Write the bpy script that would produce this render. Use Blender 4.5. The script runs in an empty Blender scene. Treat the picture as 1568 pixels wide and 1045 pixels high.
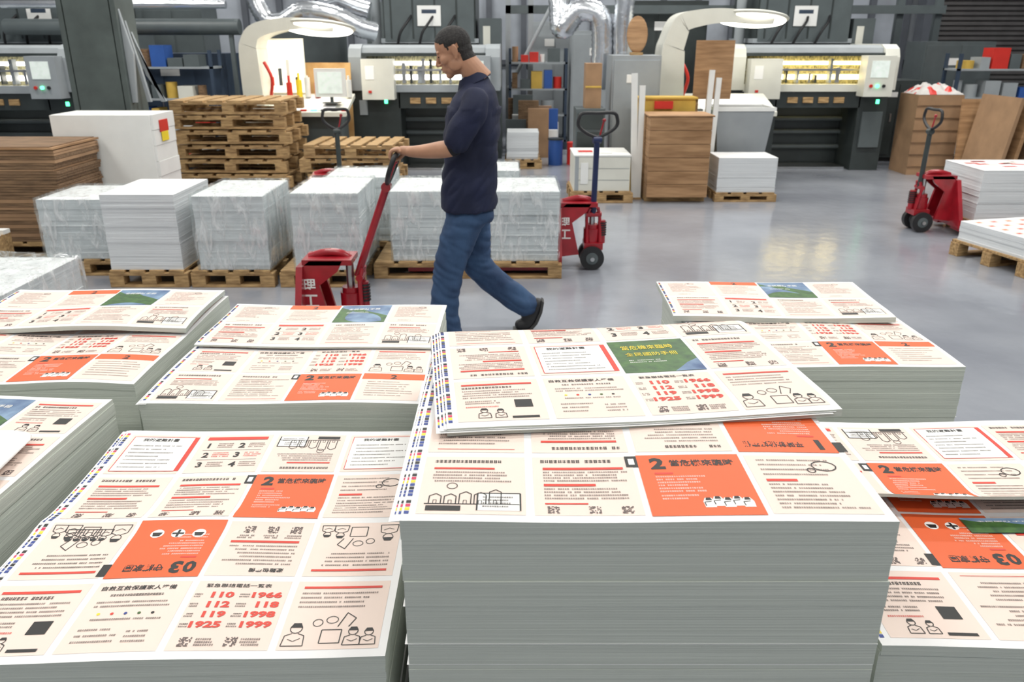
import bpy, bmesh, math, random
from mathutils import Vector, Matrix, Euler, noise
random.seed(7)
scn=bpy.context.scene
scn.view_settings.view_transform='Standard'
R=math.radians
# ---------------------------------------------------------------- materials
def M(name,col,rough=.5,metal=0,var=.10,scale=5,bump=0,bscale=40,emit=0,st=(1,1,1),coat=0,bst=None,ecol=None,col2=None,detail=4,alpha=1):
    m=bpy.data.materials.new(name); m.use_nodes=True
    nt=m.node_tree; N=nt.nodes; L=nt.links
    b=N['Principled BSDF']
    tc=N.new('ShaderNodeTexCoord'); mp=N.new('ShaderNodeMapping'); mp.inputs['Scale'].default_value=st
    L.new(tc.outputs['Object'],mp.inputs['Vector'])
    nz=N.new('ShaderNodeTexNoise'); nz.inputs['Scale'].default_value=scale; nz.inputs['Detail'].default_value=detail
    L.new(mp.outputs[0],nz.inputs['Vector'])
    cr=N.new('ShaderNodeValToRGB'); cr.color_ramp.elements[0].position=.3; cr.color_ramp.elements[1].position=.7
    c1=[max(0,c*(1-var)) for c in col]; c2=[min(1,c*(1+var)) for c in col] if col2 is None else col2
    cr.color_ramp.elements[0].color=(*c1,1); cr.color_ramp.elements[1].color=(*c2,1)
    L.new(nz.outputs['Fac'],cr.inputs[0]); L.new(cr.outputs[0],b.inputs['Base Color'])
    b.inputs['Roughness'].default_value=rough; b.inputs['Metallic'].default_value=metal
    b.inputs['Coat Weight'].default_value=coat
    b.inputs['Alpha'].default_value=alpha
    if bump:
        n2=N.new('ShaderNodeTexNoise'); n2.inputs['Scale'].default_value=bscale; n2.inputs['Detail'].default_value=3
        if bst:
            mp2=N.new('ShaderNodeMapping'); mp2.inputs['Scale'].default_value=bst
            L.new(tc.outputs['Object'],mp2.inputs['Vector']); L.new(mp2.outputs[0],n2.inputs['Vector'])
        else: L.new(tc.outputs['Object'],n2.inputs['Vector'])
        bp=N.new('ShaderNodeBump'); bp.inputs['Strength'].default_value=bump; bp.inputs['Distance'].default_value=.02
        L.new(n2.outputs['Fac'],bp.inputs['Height']); L.new(bp.outputs[0],b.inputs['Normal'])
    if emit:
        b.inputs['Emission Color'].default_value=(*(ecol or col),1); b.inputs['Emission Strength'].default_value=emit
    return m
paper=M('paper_white',(.83,.83,.835),.6,var=.02)
peach=M('ink_peach',(.82,.675,.60),.6,var=.02)
orange=M('ink_orange',(.74,.120,.028),.55,var=.04)
red=M('ink_red',(.66,.05,.03),.55,var=.05)
black=M('ink_black',(.015,.015,.015),.55,var=.1)
grey=M('ink_grey',(.13,.10,.095),.6,var=.1)
white=M('ink_white',(.86,.86,.84),.6,var=.02)
green=M('ink_green',(.02,.075,.02),.5,col2=(.06,.16,.03),scale=40)
blue=M('ink_blue',(.03,.08,.22),.5,col2=(.24,.37,.52),scale=12)
cy=M('ink_cyan',(.02,.05,.26),.5); yel=M('ink_yellow',(.85,.65,.03),.5); mag=M('ink_magenta',(.6,.03,.1),.5)
side=M('paper_edges',(.48,.515,.47),.75,var=0,scale=2,st=(.5,.5,300),col2=(.66,.70,.64),bump=.25,bscale=3,bst=(.5,.5,260),detail=5)  # darker than the tops: shade under overhead light put into the colour
sidew=M('paper_edges_white',(.56,.59,.61),.7,var=0,scale=2,st=(.6,.6,120),col2=(.80,.83,.85),bump=.3,bscale=3,bst=(.5,.5,90))
wood=M('pallet_wood',(.28,.16,.065),.75,var=.25,scale=4,st=(2,12,12),bump=.3,bscale=30,col2=(.56,.37,.17))
wood2=M('dark_wood',(.13,.075,.04),.75,var=.3,scale=6,st=(1,8,20),col2=(.28,.17,.09),bump=.3)
ply=M('plywood',(.30,.16,.07),.65,var=.2,scale=3,st=(1,1,9),col2=(.44,.26,.13))
board=M('cardboard',(.33,.20,.11),.8,var=.15,scale=5)
yboard=M('yellow_board',(.58,.38,.07),.7,var=.15)
owood=M('orange_wood',(.50,.27,.09),.6,col2=(.66,.42,.18))
redp=M('red_paint',(.33,.008,.018),.30,var=.25,scale=9,coat=.4)
bluep=M('blue_paint',(.012,.022,.08),.35,var=.15)
blk=M('black_rubber',(.015,.015,.017),.5,var=.2)
steel=M('steel',(.55,.56,.57),.3,1,var=.1)
duct=M('silver_duct',(.72,.75,.79),.25,.9,var=.1,scale=3,bump=.5,bscale=8)
mdark=M('press_dark_grey',(.036,.045,.045),.38,var=.15)
mgrey=M('press_grey',(.095,.115,.12),.42,var=.10)
mlight=M('press_light_grey',(.32,.35,.37),.45,var=.06)
cream=M('press_cream',(.68,.68,.61),.4,var=.04)
wht=M('white_laminate',(.78,.79,.77),.45,var=.04)
mwin=M('press_interior',(.03,.035,.03),.3,var=.5,scale=25,col2=(.35,.33,.2),st=(3,1,1))  # yellowish patches put the lit look of the interior into the colour
lampY=M('warm_tube',(1,.85,.4),.5,var=0,emit=9,ecol=(1,.80,.36))
lampW=M('white_tube',(1,.97,.9),.5,var=0,emit=7,ecol=(1,.95,.85))
lampS=M('console_lamp',(1,.97,.9),.5,var=0,emit=9,ecol=(1,.94,.80))
glowp=M('lit_panel',(1,.97,.9),.5,var=0,emit=1.3,ecol=(1,.92,.72))
grn=M('green_led',(.1,1,.4),.5,var=0,emit=4,ecol=(.1,1,.4))
redl=M('red_plastic',(.6,.03,.02),.4)
dblue=M('dark_blue_cabinet',(.035,.055,.09),.45,var=.15)
bluebox=M('blue_plastic',(.03,.10,.36),.4)
screen=M('monitor_screen',(.6,.66,.62),.3,var=.15,emit=.5,scale=14)
skin=M('skin',(.46,.24,.145),.5,var=.08,scale=18,bump=.08,bscale=160)
hairm=M('hair',(.010,.009,.009),.7,var=.5,scale=90,bump=.5,bscale=260,col2=(.030,.027,.026))
shirt=M('navy_polo',(.005,.009,.036),.8,var=.25,scale=5,bump=.25,bscale=9,bst=(1,1,1.6))
shirtd=M('black_cuff',(.006,.006,.010),.8)
denim=M('denim',(.022,.052,.130),.85,var=.25,scale=7,bump=.4,bscale=10,bst=(1.4,1.4,.8),col2=(.042,.092,.195))
shoem=M('shoe_black',(.02,.02,.022),.5); solem=M('shoe_sole',(.05,.05,.05),.7)
lipm=M('lips',(.34,.14,.10),.5,var=.05); eyem=M('eye_dark',(.015,.012,.01),.2)
# stretch film
film=bpy.data.materials.new('stretch_film'); film.use_nodes=True
nt=film.node_tree;N=nt.nodes;L=nt.links
for n in list(N):N.remove(n)
o=N.new('ShaderNodeOutputMaterial');mx=N.new('ShaderNodeMixShader');tr=N.new('ShaderNodeBsdfTransparent');pb=N.new('ShaderNodeBsdfPrincipled')
tr.inputs[0].default_value=(.97,.99,.99,1)
pb.inputs['Roughness'].default_value=.06;pb.inputs['Specular IOR Level'].default_value=1.0
pb.inputs['Coat Weight'].default_value=1.0; pb.inputs['Coat Roughness'].default_value=.04; pb.inputs['Coat IOR'].default_value=2.2
tc=N.new('ShaderNodeTexCoord');mp=N.new('ShaderNodeMapping');mp.inputs['Scale'].default_value=(7,7,1.8);mp.inputs['Rotation'].default_value=(.3,.45,.2)
nz=N.new('ShaderNodeTexNoise');nz.inputs['Scale'].default_value=2.4;nz.inputs['Detail'].default_value=6;nz.inputs['Distortion'].default_value=1.2
L.new(tc.outputs['Object'],mp.inputs[0]);L.new(mp.outputs[0],nz.inputs['Vector'])
bp=N.new('ShaderNodeBump');bp.inputs['Strength'].default_value=1.0;bp.inputs['Distance'].default_value=.045
L.new(nz.outputs['Fac'],bp.inputs['Height']);L.new(bp.outputs[0],pb.inputs['Normal'])
cc=N.new('ShaderNodeValToRGB');cc.color_ramp.elements[0].position=.40;cc.color_ramp.elements[0].color=(.55,.62,.63,1);cc.color_ramp.elements[1].position=.60;cc.color_ramp.elements[1].color=(.96,.99,1,1)  # near-white streaks paint highlights into the film colour
L.new(nz.outputs['Fac'],cc.inputs[0]);L.new(cc.outputs[0],pb.inputs['Base Color'])
cr=N.new('ShaderNodeValToRGB');cr.color_ramp.elements[0].position=.48;cr.color_ramp.elements[0].color=(.16,.16,.16,1);cr.color_ramp.elements[1].position=.64;cr.color_ramp.elements[1].color=(.60,.60,.60,1)
L.new(nz.outputs['Fac'],cr.inputs[0]);L.new(cr.outputs[0],mx.inputs[0])
L.new(tr.outputs[0],mx.inputs[1]);L.new(pb.outputs[0],mx.inputs[2]);L.new(mx.outputs[0],o.inputs[0])
# ---------------------------------------------------------------- mesh builder
class MB:
    def __init__(s): s.V=[];s.F=[];s.MI=[];s.SM=[];s.mats=[]
    def mi(s,m):
        if m not in s.mats: s.mats.append(m)
        return s.mats.index(m)
    def add(s,vs,fs,mat,smooth=False):
        b=len(s.V); s.V+= [tuple(v) for v in vs]; k=s.mi(mat)
        for f in fs: s.F.append(tuple(i+b for i in f)); s.MI.append(k); s.SM.append(smooth)
    def box(s,x0,x1,y0,y1,z0,z1,mat,e=None):
        c=Vector(((x0+x1)/2,(y0+y1)/2,(z0+z1)/2)); h=Vector(((x1-x0)/2,(y1-y0)/2,(z1-z0)/2))
        vs=[]
        rot=Euler(e).to_matrix() if e else None
        for dz in(-1,1):
            for dx,dy in((-1,-1),(1,-1),(1,1),(-1,1)):
                v=Vector((dx*h.x,dy*h.y,dz*h.z))
                if rot: v=rot@v
                vs.append(c+v)
        s.add(vs,[(3,2,1,0),(4,5,6,7),(0,1,5,4),(1,2,6,5),(2,3,7,6),(3,0,4,7)],mat)
    def cyl(s,p,q,r,mat,r2=None,n=18,smooth=True):
        p=Vector(p);q=Vector(q);r2=r if r2 is None else r2
        d=(q-p).normalized(); a=d.orthogonal().normalized(); b=d.cross(a)
        vs=[]
        for c,rr in((p,r),(q,r2)):
            for i in range(n):
                t=2*math.pi*i/n; vs.append(c+(a*math.cos(t)+b*math.sin(t))*rr)
        s.add(vs,[(i,(i+1)%n,n+(i+1)%n,n+i) for i in range(n)],mat,smooth)
        s.add(vs,[tuple(range(n-1,-1,-1)),tuple(range(n,2*n))],mat)
    def tube(s,pts,r,mat,n=10,closed=False,rs=None):
        pts=[Vector(p) for p in pts]; m=len(pts); vs=[];fs=[]; up=None
        for k,p in enumerate(pts):
            if closed: d=pts[(k+1)%m]-pts[k-1]
            else: d=pts[min(k+1,m-1)]-pts[max(k-1,0)]
            d.normalize()
            if up is None: up=d.orthogonal().normalized()
            up=(up-d*up.dot(d)).normalized(); b=d.cross(up); rr=rs[k] if rs else r
            for i in range(n):
                t=2*math.pi*i/n; vs.append(p+(up*math.cos(t)+b*math.sin(t))*rr)
        for k in range(m if closed else m-1):
            k2=(k+1)%m
            for i in range(n): fs.append((k*n+i,k*n+(i+1)%n,k2*n+(i+1)%n,k2*n+i))
        s.add(vs,fs,mat,True)
        if not closed: s.add(vs,[tuple(range(n-1,-1,-1)),tuple((m-1)*n+i for i in range(n))],mat)
    def ell(s,c,r,mat,e=None,nu=16,nv=10):
        c=Vector(c); rot=Euler(e).to_matrix() if e else None; vs=[];fs=[]
        for j in range(nv+1):
            ph=math.pi*j/nv
            for i in range(nu):
                t=2*math.pi*i/nu
                v=Vector((r[0]*math.sin(ph)*math.cos(t),r[1]*math.sin(ph)*math.sin(t),r[2]*math.cos(ph)))
                if rot: v=rot@v
                vs.append(c+v)
        for j in range(nv):
            for i in range(nu): fs.append((j*nu+i,(j+1)*nu+i,(j+1)*nu+(i+1)%nu,j*nu+(i+1)%nu))
        s.add(vs,fs,mat,True)
    def prism(s,pts,axis,a0,a1,mat):
        n=len(pts)
        def mk(p,a):
            return {'x':(a,p[0],p[1]),'y':(p[0],a,p[1]),'z':(p[0],p[1],a)}[axis]
        vs=[mk(p,a0) for p in pts]+[mk(p,a1) for p in pts]
        s.add(vs,[tuple(range(n)),tuple(range(2*n-1,n-1,-1))]+[(i,(i+1)%n,n+(i+1)%n,n+i) for i in range(n)],mat)
    def mesh(s,name,recalc=True):
        me=bpy.data.meshes.new(name); me.from_pydata(s.V,[],s.F)
        for m in s.mats: me.materials.append(m)
        me.polygons.foreach_set('material_index',s.MI); me.polygons.foreach_set('use_smooth',s.SM)
        if recalc:
            bm=bmesh.new(); bm.from_mesh(me); bmesh.ops.recalc_face_normals(bm,faces=bm.faces); bm.to_mesh(me); bm.free()
        me.update(); return me
    def obj(s,name,loc=(0,0,0),rz=0,bevel=0,recalc=True):
        o=bpy.data.objects.new(name,s.mesh(name,recalc)); scn.collection.objects.link(o)
        o.location=loc; o.rotation_euler=(0,0,R(rz))
        if bevel:
            b=o.modifiers.new('bevel','BEVEL'); b.width=bevel; b.segments=2; b.limit_method='ANGLE'; b.angle_limit=R(50)
        return o
def smoothpath(pts,n=6):
    P=[Vector(p) for p in pts]; out=[]
    for i in range(len(P)-1):
        p0=P[max(i-1,0)];p1=P[i];p2=P[i+1];p3=P[min(i+2,len(P)-1)]
        for k in range(n):
            t=k/n
            out.append(.5*((2*p1)+(p2-p0)*t+(2*p0-5*p1+4*p2-p3)*t*t+(3*p1-p0-3*p2+p3)*t**3))
    out.append(P[-1]); return out
# ---------------------------------------------------------------- glyphs
_g={}
def glyph(txt,bold=0.0):
    k=(txt,bold)
    if k in _g: return _g[k]
    c=bpy.data.curves.new('t','FONT'); c.body=txt; c.resolution_u=2; c.offset=bold; c.fill_mode='FRONT'
    o=bpy.data.objects.new('t',c); scn.collection.objects.link(o)
    dg=bpy.context.evaluated_depsgraph_get(); dg.update(); oe=o.evaluated_get(dg); me=oe.to_mesh()
    vs=[(v.co.x,v.co.y) for v in me.vertices]; fs=[tuple(p.vertices) for p in me.polygons]
    oe.to_mesh_clear(); bpy.data.objects.remove(o); bpy.data.curves.remove(c)
    if not vs: vs=[(0,0),(1,0),(1,1)];fs=[(0,1,2)]
    x0=min(v[0] for v in vs);y0=min(v[1] for v in vs);x1=max(v[0] for v in vs);y1=max(v[1] for v in vs)
    h=max(y1-y0,1e-3)
    _g[k]=([((x-x0)/h,(y-y0)/h) for x,y in vs],fs,(x1-x0)/h); return _g[k]
# ---------------------------------------------------------------- printed page content
PW,PH=.180,.191   # page size in metres
class Page:
    def __init__(s): s.it=[]
    def rect(s,x0,y0,x1,y1,m,l=2): s.it.append(('r',x0,y0,x1,y1,m,l))
    def poly(s,pts,m,l=3): s.it.append(('p',pts,m,l))
    def text(s,t,x,y,h,m,bold=0,l=3,w=None):
        vs,fs,wd=glyph(t,bold); a=PH/PW; sx=1
        if w: sx=w/(wd*h*a)
        s.it.append(('g',[(x+vx*h*a*sx,y+vy*h) for vx,vy in vs],fs,m,l))
    def stroke(s,pts,w,m,l=3):
        for a,b in zip(pts,pts[1:]):
            dx,dy=b[0]-a[0],b[1]-a[1]; d=math.hypot(dx,dy) or 1; nx,ny=-dy/d*w/2,dx/d*w/2
            s.poly([(a[0]-nx,a[1]-ny),(b[0]-nx,b[1]-ny),(b[0]+nx,b[1]+ny),(a[0]+nx,a[1]+ny)],m,l)
    def circ(s,cx,cy_,r,m,w=.008,n=12,ry=None):
        ry=ry or r
        s.stroke([(cx+r*math.cos(2*math.pi*i/n),cy_+ry*math.sin(2*math.pi*i/n)) for i in range(n+1)],w,m)
    def disc(s,cx,cy_,r,m,l=3,n=12,ry=None):
        ry=ry or r
        s.poly([(cx+r*math.cos(2*math.pi*i/n),cy_+ry*math.sin(2*math.pi*i/n)) for i in range(n)],m,l)
    def lines(s,x0,x1,y0,y1,n,m=grey,fill=.8,ch=.022):
        for i in range(n):
            y=y1-(y1-y0)*(i+.5)/n; hh=min(.0130*ch/.022,(y1-y0)/n*.40)
            xe=x0+(x1-x0)*random.uniform(fill,1); x=x0
            while x<xe:
                if random.random()<.94:
                    for yy in (-.75,.0,.75) if random.random()<.6 else (-.5,.55):
                        s.poly([(x,y+hh*(yy-.15)),(x+ch*.80,y+hh*(yy-.15)),(x+ch*.80,y+hh*(yy+.15)),(x,y+hh*(yy+.15))],m)
                    for q in ((x+ch*.38,) if random.random()<.5 else (x+ch*.1,x+ch*.6)):
                        s.poly([(q,y-hh),(q+ch*.14,y-hh),(q+ch*.14,y+hh),(q,y+hh)],m)
                x+=ch
    def qr(s,x,y,z=.10):
        n=9;d=z/n
        for i in range(n):
            for j in range(n):
                if random.random()<.5 or (i in(0,1) and j in(0,1)): s.poly([(x+i*d,y+j*d),(x+i*d+d,y+j*d),(x+i*d+d,y+j*d+d),(x+i*d,y+j*d+d)],grey)
    def person(s,x,y,k=.2):
        s.circ(x,y+k*.78,k*.2,black,.009,ry=k*.22); s.poly([(x-k*.2,y+k*.82),(x+k*.2,y+k*.82),(x+k*.13,y+k*1.02),(x-k*.13,y+k*1.02)],black)
        s.stroke([(x-k*.1,y+k*.55),(x-k*.32,y+k*.45),(x-k*.36,y),(x+k*.36,y),(x+k*.32,y+k*.45),(x+k*.1,y+k*.55)],.009,black)
        s.stroke([(x-k*.2,y+k*.3),(x,y+k*.2),(x+k*.22,y+k*.33)],.007,black)
def mkpage(kind):
    p=Page()
    if kind[:2] in('o1','o2','o3'):
        p.rect(-.02,-.02,1.02,1.02,orange,2)
        d=kind[1]
        if d=='3': p.text('0',.06,.75,.20,black,.04)
        p.text(d,.10 if d!='3' else .22,.75,.21,black,.05)
        p.text({'1':'平時就做好準備','2':'當危機來臨時','3':'守護家園'}[d],.30 if d!='3' else .42,.80,.12,black,.02,w=.64 if d!='3' else .44)
        p.rect(.12,.66,.30,.69,red,3); p.lines(.12,.62,.34,.64,6,peach,.5); p.lines(.12,.5,.22,.32,2,peach,.5)
        if d=='2':
            p.poly([(-.14,.80),(-.02,.80),(-.02,1.0),(-.14,1.0)],black); p.poly([(-.11,.84),(-.05,.84),(-.05,.95),(-.11,.95)],white,4)
            for i in range(5):
                x=.54+.09*i;y=.10+.02*(i%2)
                p.poly([(x-.05,y),(x+.05,y),(x+.055,y+.09),(x+.03,y+.15),(x-.03,y+.15),(x-.055,y+.09)],white,3)
            for i in range(5):
                x=.54+.09*i;y=.10+.02*(i%2)
                p.poly([(x-.03,y+.11),(x+.03,y+.11),(x+.02,y+.15),(x-.02,y+.15)],black,4); p.stroke([(x-.04,y+.02),(x-.045,y+.08),(x+.02,y+.09)],.009,black,4)
        elif d=='3':
            for i in range(3):
                p.disc(.25+.25*i,.22,.08,white,3,14)
                if i==1: p.stroke([(.5,.15),(.5,.29)],.03,black,4); p.stroke([(.43,.22),(.57,.22)],.03,black,4)
                else: p.poly([(.19+.25*i,.20),(.31+.25*i,.20),(.29+.25*i,.27),(.21+.25*i,.27)],black,4)
            p.poly([(1.02,.78),(1.12,.78),(1.12,.98),(1.02,.98)],black)
        else:
            p.poly([(-.12,.80),(-.02,.80),(-.02,1.0),(-.12,1.0)],black); p.disc(.7,.25,.12,white,3,ry=.06); p.lines(.12,.6,.08,.26,3,peach,.6)
        return p
    if kind=='photo':
        p.rect(-.02,-.02,1.02,1.02,blue,2)
        p.poly([(-.02,-.02),(1.02,-.02),(1.02,.35),(.8,.5),(.6,.62),(.4,.8),(.2,.72),(-.02,.9)],green,3)
        p.text('全民國防手冊',.15,.72,.10,white,.01,4); p.lines(.15,.6,.5,.62,2,white,.8)
        return p
    if kind=='gphoto':
        p.rect(-.02,-.02,1.02,1.02,green,2)
        p.poly([(.62,-.02),(1.02,-.02),(1.02,.34),(.85,.22),(.72,.08)],blue,3)
        p.text('當危機來臨時',.12,.70,.14,yel,.0,4,w=.7); p.text('全民國防手冊',.12,.48,.12,yel,.0,4,w=.7); p.lines(.12,.6,.26,.38,2,white,.8)
        return p
    p.rect(0,0,1,1,peach,1)
    if kind=='phone':
        p.rect(.08,.86,.92,.90,red,3); p.lines(.08,.7,.76,.83,1,black,.9,.04); p.lines(.08,.9,.5,.74,4)
        p.rect(.66,.27,.86,.45,black,3); p.lines(.1,.5,.36,.46,2); p.person(.3,.06,.2); p.person(.48,.06,.18); p.rect(.6,.04,.9,.08,black,3)
        p.lines(.1,.5,.28,.32,1,red)
    elif kind=='title':
        p.text('自救互救保護家人準備',.06,.87,.07,black,.015,w=.80); p.lines(.2,.8,.76,.83,1,black,.9,.03)
        for i,c in enumerate((yel,red,cy,green,black)): p.disc(.2+.14*i,.52,.018,c)
        p.lines(.15,.9,.4,.48,1); p.lines(.1,.9,.60,.72,2); p.lines(.1,.5,.1,.34,3,grey,.6,.022); p.lines(.6,.85,.1,.3,3,grey,.8,.022)
    elif kind=='nums':
        p.text('緊急聯絡電話一覽表',.1,.89,.06,black,.01,w=.7)
        for i,(a,b) in enumerate((('110','1966'),('112','118'),('119','1998'),('1925','1999'))):
            y=.73-.145*i; cw=.080
            p.text(a,.44-cw*len(a),y,.092,red,.045,w=cw*len(a)); p.text(b,.95-cw*len(b),y,.092,red,.045,w=cw*len(b))
            p.lines(.02,.10,y,y+.07,2,black,.9,.018); p.lines(.50,.60,y,y+.07,2,black,.9,.018)
        p.qr(.1,.05,.12); p.qr(.55,.05,.12); p.lines(.26,.45,.05,.16,3); p.lines(.70,.9,.05,.16,3)
    elif kind in('cartoon','people'):
        p.rect(.08,.88,.92,.915,red,3); p.lines(.08,.9,.56,.84,4,black if kind=='people' else grey)
        for x,k in ((.14,.30),(.72,.24),(.88,.22)): p.person(x,.05,k)
        p.circ(.34,.36,.05,black); p.circ(.48,.40,.06,black,ry=.05); p.stroke([(.4,.08),(.4,.26),(.6,.26),(.6,.08),(.4,.08)],.01,black)
        p.stroke([(.55,.3),(.62,.5),(.72,.42),(.66,.3)],.01,black)
        if kind=='people':
            for i in range(5): p.person(.3+.1*i,.12,.2); p.disc(.3+.1*i,.3,.03,black)
    elif kind=='text':
        p.lines(.08,.8,.87,.96,1,black,.95,.045); p.rect(.1,.76,.9,.80,red,3); p.lines(.1,.92,.54,.74,4); p.rect(.1,.47,.6,.51,red,3)
        p.lines(.1,.92,.24,.45,4); p.rect(.1,.17,.5,.19,red,3); p.qr(.12,.03,.11); p.qr(.5,.03,.11); p.qr(.8,.03,.11)
    elif kind=='list':
        p.lines(.1,.7,.87,.94,1,black,.9,.042); p.lines(.1,.92,.50,.82,5,grey,.6); p.lines(.1,.9,.14,.46,5,grey,.7)
        p.stroke([(.1,.06),(.9,.06)],.008,red)
    elif kind=='table':
        p.rect(.06,.86,.94,.94,red,3)
        for r in range(3):
            for c in range(2):
                p.text(str(r+c+1),.12+.45*c,.64-.25*r,.13,black,.03); p.lines(.26+.45*c,.5+.45*c,.64-.25*r,.78-.25*r,3,red if r==1 else grey)
        p.stroke([(.08,.58),(.92,.58)],.006,black); p.stroke([(.08,.33),(.92,.33)],.006,black)
    elif kind=='boxr':
        p.rect(.05,.06,.94,.94,white,2); p.rect(.94,.06,1,.94,red,3); p.stroke([(.05,.06),(.94,.06),(.94,.94),(.05,.94),(.05,.06)],.01,red)
        p.lines(.12,.86,.12,.75,7,grey,.6); p.text('我的避難計畫',.2,.82,.08,black,.015)
    elif kind=='draw':
        p.lines(.1,.8,.87,.94,1,black,.9,.042); p.rect(.1,.76,.7,.79,red,3); p.lines(.1,.9,.52,.73,4)
        p.stroke([(.06,.16),(.94,.16)],.012,black)
        for i in range(5):
            x=.1+.14*i;h=random.uniform(.12,.26); p.stroke([(x,.16),(x,.16+h),(x+.06,.20+h),(x+.11,.16+h),(x+.11,.16)],.01,black)
            p.stroke([(x+.04,.16),(x+.04,.22),(x+.07,.22),(x+.07,.16)],.006,black)
        p.circ(.3,.46,.05,black); p.rect(.08,.05,.4,.13,black,3); p.rect(.55,.06,.95,.34,white,2); p.stroke([(.55,.06),(.55,.34),(.95,.34),(.95,.06)],.015,black); p.lines(.6,.9,.1,.3,4)
    elif kind=='qr':
        for i in range(3): p.qr(.12+.28*i,.08,.13); p.lines(.1+.28*i,.3+.28*i,.24,.32,2)
        p.rect(.1,.36,.9,.40,red,3); p.lines(.1,.9,.43,.83,6,grey,.7); p.text('避難包準備',.15,.87,.07,black,.015)
    elif kind=='strip':
        p.rect(-.02,.80,1.02,1.04,orange,2); p.text('2',.45,.82,.16,black,.03); p.lines(.1,.9,.12,.74,7,grey,.6)
    elif kind=='sketch':
        p.lines(.1,.85,.6,.95,4); p.circ(.75,.80,.12,black,.014,ry=.09); p.circ(.6,.72,.04,black,.012); p.rect(.1,.52,.4,.56,red,3); p.lines(.1,.9,.06,.50,7,grey,.7)
    else:
        p.lines(.1,.9,.25,.9,10,grey,.45); p.circ(.6,.85,.07,grey,.01,ry=.04); p.lines(.2,.5,.05,.12,1)
    return p
OFF=(0,.0005,.0009,.0013,.0017)
def draw_page(mb,kind,u0,v0,mapf):
    flip=kind.endswith('F'); p=mkpage(kind[:-1] if flip else kind)
    def T(x,y):
        if flip: x,y=1-x,1-y
        return u0+x*PW,v0+y*PH
    for it in p.it:
        if it[0]=='r':
            _,x0,y0,x1,y1,m,l=it
            nx=max(1,int(abs(x1-x0)*16)); ny=max(1,int(abs(y1-y0)*16)); vs=[];fs=[]
            for j in range(ny+1):
                for i in range(nx+1):
                    u,v=T(x0+(x1-x0)*i/nx,y0+(y1-y0)*j/ny); vs.append(mapf(u,v,OFF[l]))
            for j in range(ny):
                for i in range(nx): a=j*(nx+1)+i; fs.append((a,a+1,a+nx+2,a+nx+1))
            mb.add(vs,fs,m,True)
        elif it[0]=='p':
            _,pts,m,l=it; mb.add([mapf(*T(*q),OFF[l]) for q in pts],[tuple(range(len(pts)))],m)
        else:
            _,pts,fs,m,l=it; mb.add([mapf(*T(*q),OFF[l]) for q in pts],fs,m)
W0,D0=.80,.86
def slab(mb,mapf,t,W=W0,D=D0,n=52,top=paper,sd=side,u0=0,v0=0):
    vs=[];fs=[]
    for dz in(0,-t):
        for j in range(n+1):
            for i in range(n+1): vs.append(mapf(u0+(W-u0)*i/n,v0+(D-v0)*j/n,dz))
    q=(n+1)*(n+1)
    for j in range(n):
        for i in range(n):
            a=j*(n+1)+i; fs.append((a,a+1,a+n+2,a+n+1))
    mb.add(vs,fs,top,True)
    fs=[]
    for i in range(n):
        a=i;b=i+1; fs.append((a+q,b+q,b,a))
        a=n*(n+1)+i;b=a+1; fs.append((a,b,b+q,a+q))
        a=i*(n+1);b=a+n+1; fs.append((a,b,b+q,a+q))
        a=i*(n+1)+n;b=a+n+1; fs.append((a+q,b+q,b,a))
    mb.add(vs,fs,sd)
def colorbar(mb,mapf,v0=.02,v1=.84):
    v=v0;k=0; cs=(cy,yel,mag,black,paper,cy,cy,black)
    while v<v1:
        m=cs[k%8]; mb.add([mapf(.004,v,.0006),mapf(.012,v,.0006),mapf(.012,v+.0085,.0006),mapf(.004,v+.0085,.0006)],[(0,1,2,3)],m); v+=.011;k+=1
def pages(mb,layout,mapf,skip=()):
    for r,row in enumerate(layout):
        for c,k in enumerate(row):
            if k: draw_page(mb,k,.023+c*.194,.020+r*.208,mapf)
def stack_body(mb,z0,z1,seed,t=.028,jit=.0009,W=W0,D=D0,sd=side,top=paper):
    rnd=random.Random(seed); z=z0; ox=oy=0
    while z<z1-1e-4:
        th=min(t*rnd.uniform(.3,1.8),z1-z); 
        if rnd.random()<.15: ox=rnd.uniform(-jit,jit)*3;oy=rnd.uniform(-jit,jit)*3
        a=ox+rnd.uniform(-jit,jit);b=oy+rnd.uniform(-jit,jit)
        mb.box(a,W+a,b,D+b,z,z+th,sd); z+=th
        if rnd.random()<.45 and z<z1-.12:   # a few sheets sticking out
            c=rnd.uniform(.001,.004); mb.box(-c,W+c,-c,D+c,z,z+.0006,top)
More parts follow.
